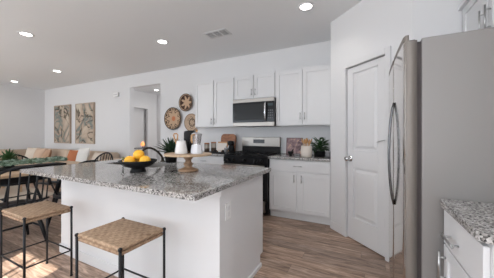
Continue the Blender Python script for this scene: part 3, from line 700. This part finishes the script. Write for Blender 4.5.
for i in range(9): a = i*0.7; b.tube([(0, 0, 0.07), (0.03*math.cos(a), 0.03*math.sin(a), 0.13), (0.07*math.cos(a), 0.06*math.sin(a), 0.19)], 0.002, 5)
b.build('stems', LEAFD, t)
t = thing('glass_dish', 'low stacked glass dishes between cookbook and crock', 'dish', (-0.88, 3.36, CZ))
MB().lathe([(0.001, 0), (0.045, 0), (0.052, 0.022), (0.048, 0.022), (0.001, 0.005)]).build('lower_dish', mat('smoky_glass', (0.30, 0.30, 0.31), 0.15, trans=0.4), t)
MB().lathe([(0.001, 0.024), (0.042, 0.024), (0.05, 0.05), (0.046, 0.05), (0.001, 0.03)]).build('upper_dish', bpy.data.materials['smoky_glass'], t)
t = thing('mortar', 'small black mortar in front of the cookbook photo', 'mortar', (-1.00, 3.45, CZ))
MB().lathe([(0.001, 0), (0.03, 0), (0.02, 0.015), (0.02, 0.025), (0.042, 0.05), (0.045, 0.075), (0.038, 0.075), (0.001, 0.04)]).build('cup', BLACKS, t)
MB().tube([(0.0, 0, 0.045), (0.04, 0.01, 0.11)], [0.012, 0.007]).build('pestle', BLACKS, t)
t = thing('glass_jar', 'small clear jar at right end of counter by pantry', 'jar', (-0.455, 3.44, CZ))
MB().lathe([(0.001, 0), (0.038, 0), (0.04, 0.05), (0.04, 0.085), (0.036, 0.085), (0.036, 0.05), (0.034, 0.005), (0.001, 0.005)]).build('jar_body', bpy.data.materials['smoky_glass'], t)
MB().lathe([(0.041, 0.085), (0.041, 0.1), (0.001, 0.102)]).build('lid', DARKP, t)

# left of stove
t = thing('cutting_board', 'round-cornered reddish wood board leaning on the backsplash', 'cutting board', (-2.32, 3.76, CZ))
b = MB(); r = 0.07; w_, h_ = 0.165, 0.345; poly = []
for cx_, cz_, a0 in ((w_-r, h_-r, 0), (-w_+r, h_-r, PI/2), (-w_+0.02, 0.02, PI), (w_-0.02, 0.02, 1.5*PI)):
    rr = r if cz_ > 0.1 else 0.02
    for i in range(7): a = a0+PI/2*i/6; poly.append((cx_+rr*math.cos(a), cz_+rr*math.sin(a)))
b.prism(poly, -0.022, 0, Rm(-0.15, 'X') @ Rm(PI/2, 'X')); b.build('board', CHERRY, t, 0.003)
t = thing('wooden_crate', 'small wooden recipe stand in front of the reddish board', 'stand', (-2.33, 3.61, CZ+0.0002))
MB().box(-0.14, 0.14, -0.04, 0.04, 0.0, 0.012).box(-0.15, 0.15, -0.045, -0.035, 0.0, 0.035).box(-0.13, 0.13, 0.028, 0.04, 0.0, 0.20, Rm(-0.12, 'X')).build('easel', SPOONW, t)
o = MB().box(-0.105, 0.105, -0.006, 0.0, 0.0, 0.16, Rm(-0.18, 'X')).build('recipe_card', PAPER); tag(o, 'pale recipe card standing before the reddish board', 'card', loc=(-2.35, 3.60, CZ+0.013))
t = thing('serving_tray', 'low black tray on counter left of the stove', 'tray', (-2.27, 3.43, CZ))
MB().rbox(-0.16, 0.16, -0.09, 0.09, 0, 0.012, 0.006).box(-0.16, 0.16, -0.09, -0.082, 0.01, 0.03).box(-0.16, 0.16, 0.082, 0.09, 0.01, 0.03).box(-0.16, -0.152, -0.082, 0.082, 0.01, 0.03).box(0.152, 0.16, -0.082, 0.082, 0.01, 0.03).build('tray_body', BLACKS, t)
for x, y, r, h, m, lab in [(-0.08, -0.02, 0.032, 0.045, BLACKS, 'small black cup at the left on the tray'), (0.0, 0.0, 0.028, 0.035, CERAM, 'small white cup in the middle of the tray'), (0.085, -0.01, 0.034, 0.05, BLACKS, 'small black cup at the right on the tray')]:
    o = MB().lathe([(0.001, 0), (r*0.8, 0), (r, h), (r*0.9, h), (r*0.7, 0.006), (0.001, 0.006)], None, 20).build('cup', m); tag(o, lab, 'cup', 'small cups on the black tray', (-2.27+x, 3.43+y, CZ+0.0122))
JG = mat('jar_glass', (0.62, 0.55, 0.48), 0.1, trans=0.55)
for x, y, h, lab in [(-2.52, 3.60, 0.165, 'taller glass jar with wooden lid beside the board'), (-2.60, 3.50, 0.15, 'glass jar with wooden lid nearest the moka pot')]:
    t = thing('storage_jar', lab, 'jar', (x, y, CZ), group='lidded jars left of the stove')
    MB().lathe([(0.001, 0), (0.045, 0), (0.048, 0.01), (0.048, h), (0.044, h+0.004), (0.001, h+0.004)]).build('jar_body', JG, t)
    MB().lathe([(0.001, 0.004), (0.0485, 0.005), (0.0487, h*0.5), (0.001, h*0.5)]).build('contents', mat('coffee_beans', (0.05, 0.03, 0.02), 0.7), t)
    MB().lathe([(0.047, h+0.004), (0.049, h+0.008), (0.049, h+0.026), (0.001, h+0.028)]).build('lid', CHERRY, t)
t = thing('coffee_grinder', 'black coffee grinder next to the stove backguard', 'coffee grinder', (-2.125, 3.57, CZ))
MB().rbox(-0.055, 0.055, -0.06, 0.06, 0, 0.03, 0.008).rbox(-0.045, 0.045, -0.01, 0.055, 0.03, 0.14, 0.01).build('base', BLACKS, t)
MB().lathe([(0.05, 0.14), (0.062, 0.155), (0.066, 0.20), (0.05, 0.215), (0.001, 0.22)]).build('hopper', BLACKP, t)
MB().tube([(0, -0.05, 0.15), (0.0, -0.09, 0.12), (0, -0.09, 0.06)], 0.01).build('handle', SILVER, t)
t = thing('glass_canister', 'clear glass canister with silver lid beside the cooktop', 'canister', (-2.12, 3.40, CZ))
MB().lathe([(0.001, 0), (0.034, 0), (0.036, 0.08), (0.03, 0.085), (0.001, 0.086)]).build('canister_body', bpy.data.materials['smoky_glass'], t)
MB().lathe([(0.034, 0.086), (0.035, 0.10), (0.012, 0.108), (0.01, 0.12), (0.001, 0.123)]).build('lid', SILVER, t)

# ------------------------------------------------------------ stools
SH = 0.612
def make_stool(label, loc):
    t = thing('counter_stool', label, 'stool', loc, group='woven counter stools at the island')
    a, c = 0.215, 0.16
    s = MB().rbox(-a, a, -c, c, SH-0.026, SH, 0.012, k=4).rbox(-a+0.003, a-0.003, -c+0.003, c-0.003, SH-0.050, SH-0.028, 0.009, k=3).build('seat', WEAVE, t)
    for sx in (-1, 1):
        for sy in (-1, 1):
            x, y = sx*(a-0.001), sy*(c-0.001)
            l = MB().tube([(x, y, 0.006), (x, y, SH-0.012)], 0.0085, 10).build('leg', BLACKM, t)
            MB().ball((x, y, SH-0.009), 0.0125, n=12).build('cap', BLACKM, l)
            MB().lathe([(0.001, 0), (0.011, 0), (0.011, 0.01), (0.009, 0.012)], Tm(x, y, 0), 10).build('foot_cap', BLACKM, l)
    x, y = a-0.001, c-0.001; z = 0.225
    for p, q in (((-x, -y), (x, -y)), ((-x, y), (x, y)), ((-x, -y), (-x, y)), ((x, -y), (x, y))):
        MB().tube([(*p, z), (*q, z)], 0.0065, 8).build('footrail', BLACKM, t)
    return t
s0 = make_stool('woven-top black counter stool nearest the camera, at centre', (-1.425, 0.992, 0))
dup(s0, 'woven-top black counter stool at the left end of island', (-2.52, 0.97, 0))

# ------------------------------------------------------------ dining set
t = thing('dining_table', 'long light oak dining table with black trestle legs', 'dining table', (-4.40, 1.28, 0))
MB().rbox(-0.56, 0.56, -1.1, 1.1, 0.715, 0.755, 0.008).build('tabletop', OAK, t)
for sy in (-0.8, 0.8):
    b = MB()
    b.tube([(-0.42, sy, 0.0), (-0.12, sy, 0.715)], 0.035, 8).tube([(0.42, sy, 0.0), (0.12, sy, 0.715)], 0.035, 8)
    b.build('trestle', CHAIRB, t)
MB().box(-0.03, 0.03, -0.8, 0.8, 0.56, 0.64).build('stretcher', CHAIRB, t)
def make_chair(label, loc, rz):       # faces +x; the back at -x
    t = thing('dining_chair', label, 'chair', loc, rz, 'black spindle-back chairs at the dining table')
    n = 28; poly = [((0.23 if math.cos(2*PI*i/n) > 0 else 0.22)*math.copysign(abs(math.cos(2*PI*i/n))**0.7, math.cos(2*PI*i/n)), 0.25*math.copysign(abs(math.sin(2*PI*i/n))**0.7, math.sin(2*PI*i/n))) for i in range(n)]
    MB().prism(poly, 0.425, 0.46, smooth=True).build('seat', CHAIRB, t, 0.006)
    for sx, sy in ((1, 1), (1, -1), (-1, 1), (-1, -1)):
        MB().tube([(sx*0.15, sy*0.16, 0.43), (sx*0.20, sy*0.215, 0.2), (sx*0.235, sy*0.25, 0.0)], [0.017, 0.021, 0.013], 10).build('leg', CHAIRB, t)
    MB().tube([(0.19, 0.21, 0.2), (-0.19, 0.21, 0.2)], 0.011).tube([(0.19, -0.21, 0.2), (-0.19, -0.21, 0.2)], 0.011).tube([(0, 0.21, 0.2), (0, -0.21, 0.2)], 0.011).build('stretcher', CHAIRB, t)
    # hooped back that sweeps round from the arms
    def rail(u, z):     # u in -1..1 along the arc
        a = u*1.15; return Vector((-0.17-0.10*math.cos(a)+0.07-(z-0.46)*0.22, 0.30*math.sin(a)/math.sin(1.15), z))
    pts = []
    for i in range(25):
        u = -1+2*i/24; zz = 0.66+0.235*math.cos(u*PI/2)**0.75; pts.append(rail(u, zz))
    pts = [Vector((0.10, -0.285, 0.645)), Vector((-0.02, -0.30, 0.65))]+pts+[Vector((-0.02, 0.30, 0.65)), Vector((0.10, 0.285, 0.645))]
    MB().tube(pts, 0.0135, 10).build('hoop', CHAIRB, t)
    MB().tube([rail(-1+2*i/14, 0.50) for i in range(15)], 0.011, 8).build('lower_rail', CHAIRB, t)
    for i in range(9):
        u = -0.84+1.68*i/8; zt = 0.66+0.235*math.cos(u*PI/2)**0.75
        MB().tube([Vector((-0.17, 0.2*u, 0.45)), rail(u, 0.50), rail(u, zt)], [0.008, 0.0085, 0.007], 8).build('spindle', CHAIRB, t)
    for sy in (-1, 1): MB().tube([(0.03, sy*0.22, 0.45), (0.08, sy*0.285, 0.645)], 0.010, 8).build('arm_post', CHAIRB, t)
    return t
c0 = make_chair('black spindle-back chair nearest the island corner and left stool', (-3.50, 1.10, 0), PI)
dup(c0, 'black spindle-back chair half hidden behind island, along near side of table', (-3.52, 1.80, 0), PI)
dup(c0, 'black spindle-back chair at the far end of dining table', (-4.40, 2.47, 0), -PI/2)
dup(c0, 'black spindle-back chair across the table behind the greenery', (-5.22, 1.75, 0), 0)
dup(c0, 'black spindle-back chair across the table at the left edge', (-5.22, 1.05, 0), 0)
# planter trough of succulents running along the table
t = thing('succulent_planter', 'long black trough of grey-green succulents on the dining table', 'planter', (-4.31, 1.16, 0.755))
MB().box(-0.13, 0.13, -0.82, 0.82, 0.0, 0.042).build('trough', BLACKS, t, 0.004)
b = MB()
for i in range(1100):
    x = random.uniform(-0.135, 0.135); y = random.uniform(-0.83, 0.83); z = 0.055+0.075*(1-(x/0.17)**2)*random.uniform(0.4, 1)
    M0 = Tm(x, y, z) @ Rm(x*5, 'Y') @ Rm(random.uniform(-.4, .4), 'X') @ Rm(random.random()*6, 'Z')
    for k in range(6): b.leaf(M0 @ Rm(k*PI/3, 'Z') @ Rm(-0.6, 'Y'), random.uniform(0.026, 0.04), 0.018, 0.1, k=2)
g = b.build('foliage', GREENS, t); g['kind'] = 'stuff'
t = thing('potted_agave', 'dark green spiky agave in pot behind the long planter', 'plant', (-4.78, 1.50, 0.755))
MB().lathe([(0.001, 0), (0.06, 0), (0.08, 0.09), (0.072, 0.09), (0.001, 0.08)]).build('pot', BLACKS, t)
b = MB()
for i in range(30):
    a = 2*PI*i*0.381966; u = i/30; el = math.radians(86-62*u)
    b.leaf(Tm(0, 0, 0.08) @ Rm(a, 'Z') @ Rm(-el, 'Y'), 0.21-0.05*u, 0.048, -0.1, 0.006)
b.build('leaves', LEAFD, t)

# ------------------------------------------------------------ living area
t = thing('sectional_sofa', 'beige L-shaped sectional sofa below the two canvases', 'sofa', (-7.4, 3.35, 0))
b = MB(); b.rbox(-2.10, 2.05, -0.45, 0.50, 0.08, 0.32, 0.05).rbox(-2.10, -1.15, -2.6, -0.45, 0.08, 0.32, 0.05); b.build('base', BEIGE, t)
MB().rbox(-2.12, 1.83, 0.26, 0.50, 0.30, 0.79, 0.07).build('back_rail', BEIGE, t)
MB().rbox(-2.12, -1.88, -2.6, 0.26, 0.30, 0.79, 0.07).build('back_rail', BEIGE, t)
MB().rbox(1.82, 2.06, -0.45, 0.50, 0.30, 0.66, 0.08).build('arm', BEIGE, t)
for i in range(4): MB().rbox(-1.13+i*0.74, -0.40+i*0.74, -0.45, 0.25, 0.32, 0.46, 0.05).build('seat_cushion', BEIGE, t)
for i in range(3): MB().rbox(-1.87, -1.14, -2.55+i*0.70, -1.86+i*0.70, 0.32, 0.46, 0.05).build('seat_cushion', BEIGE, t)
for i in range(4): MB().rbox(-1.60+i*0.84, -0.77+i*0.84, -0.09, 0.09, 0, 0.37, 0.07, Tm(0, 0.17, 0.455) @ Rm(-0.12, 'X')).build('back_cushion', BEIGE, t)
for i in range(3): MB().rbox(-0.09, 0.09, 0, 0.71, 0, 0.37, 0.07, Tm(-1.78, -2.55+i*0.72, 0.455) @ Rm(-0.12, 'Y')).build('back_cushion', BEIGE, t)
for sx in (-2.0, 1.95):
    for sy in (-0.38, 0.42): MB().tube([(sx, sy, 0), (sx, sy, 0.1)], 0.025).build('leg', CHAIRB, t)
def pillow(x, y, z, s, rz, m, label, tilt=0.3):
    n = 12; vs = []; fs = []; T = Matrix.Translation((0, 0, 0)) @ Rm(-tilt, 'X')
    for side in (1, -1):
        for i in range(n+1):
            for j in range(n+1):
                u, v = -1+2*i/n, -1+2*j/n; pin = 1-0.10*(1-abs(u))*(abs(v)**3)-0.0
                px = u*s/2*(1-0.10*(1-v*v)); pz = v*s/2*(1-0.10*(1-u*u))
                th = 0.085*((1-u**2)*(1-v**2))**0.45
                vs.append((px, side*th, pz+s/2))
    N = (n+1)**2
    for k in (0, 1):
        for i in range(n):
            for j in range(n):
                q = [k*N+i*(n+1)+j, k*N+(i+1)*(n+1)+j, k*N+(i+1)*(n+1)+j+1, k*N+i*(n+1)+j+1]; fs.append(tuple(q) if k == 0 else tuple(reversed(q)))
    o = MB().add(vs, fs, True, T).build('throw_pillow', m); tag(o, label, 'pillow', 'throw pillows on the sectional sofa', (x, y, z), rz)
pillow(-8.62, 3.14, 0.462, 0.43, 0.30, CREAMF, 'cream throw pillow at the left, above the planter')
pillow(-8.20, 3.14, 0.462, 0.41, 0.1, mat('peach_fabric', (0.55, 0.40, 0.30), 0.92), 'pale peach throw pillow leaning beside the tan one')
pillow(-7.79, 3.14, 0.462, 0.40, -0.2, TANF, 'tan brown throw pillow behind the dining chair hoop')
pillow(-6.40, 3.12, 0.462, 0.42, 0.15, RUST, 'rust orange throw pillow near the middle of the sofa', 0.30)
pillow(-5.90, 3.06, 0.462, 0.50, -0.1, WHITEF, 'large white throw pillow right of the rust one', 0.22)
pillow(-5.56, 3.17, 0.462, 0.38, -0.2, CREAMF, 'grey beige throw pillow at the right of the white one')
o = MB().rbox(-1.5, 1.5, -0.85, 0.85, 0, 0.012, 0.005).build('area_rug', mat('beige_rug', (0.50, 0.43, 0.36), 0.95)); tag(o, 'beige area rug in the living area beyond the dining table', 'rug', loc=(-7.2, 1.7, 0.0005))
t = thing('coffee_table', 'low light wood coffee table beyond the dining chairs', 'coffee table', (-7.0, 2.0, 0.0125))
MB().rbox(-0.5, 0.5, -0.3, 0.3, 0.34, 0.38, 0.01).build('tabletop', OAK, t)
for sx in (-0.44, 0.44):
    for sy in (-0.24, 0.24): MB().box(sx-0.025, sx+0.025, sy-0.025, sy+0.025, 0, 0.34).build('leg', OAK, t)
# hall console and amber lamp
t = thing('console_table', 'narrow dark console table in the hallway', 'console table', (-6.62, 5.35, 0))
MB().box(-0.16, 0.16, -0.22, 0.26, 0.785, 0.80).build('tabletop', CHAIRB, t)
for sx in (-0.14, 0.14):
    for sy in (-0.20, 0.24): MB().box(sx-0.012, sx+0.012, sy-0.012, sy+0.012, 0, 0.785).build('leg', TRIM, t)
t = thing('amber_lamp', 'small glowing amber lamp on the hallway console', 'lamp', (-6.52, 5.28, 0.80))
MB().lathe([(0.001, 0), (0.05, 0), (0.05, 0.012), (0.012, 0.02), (0.012, 0.06)]).build('base', CHAIRB, t)
MB().lathe([(0.02, 0.06), (0.06, 0.09), (0.068, 0.125), (0.04, 0.18), (0.008, 0.215), (0.001, 0.225)]).build('shade', FLAME, t)
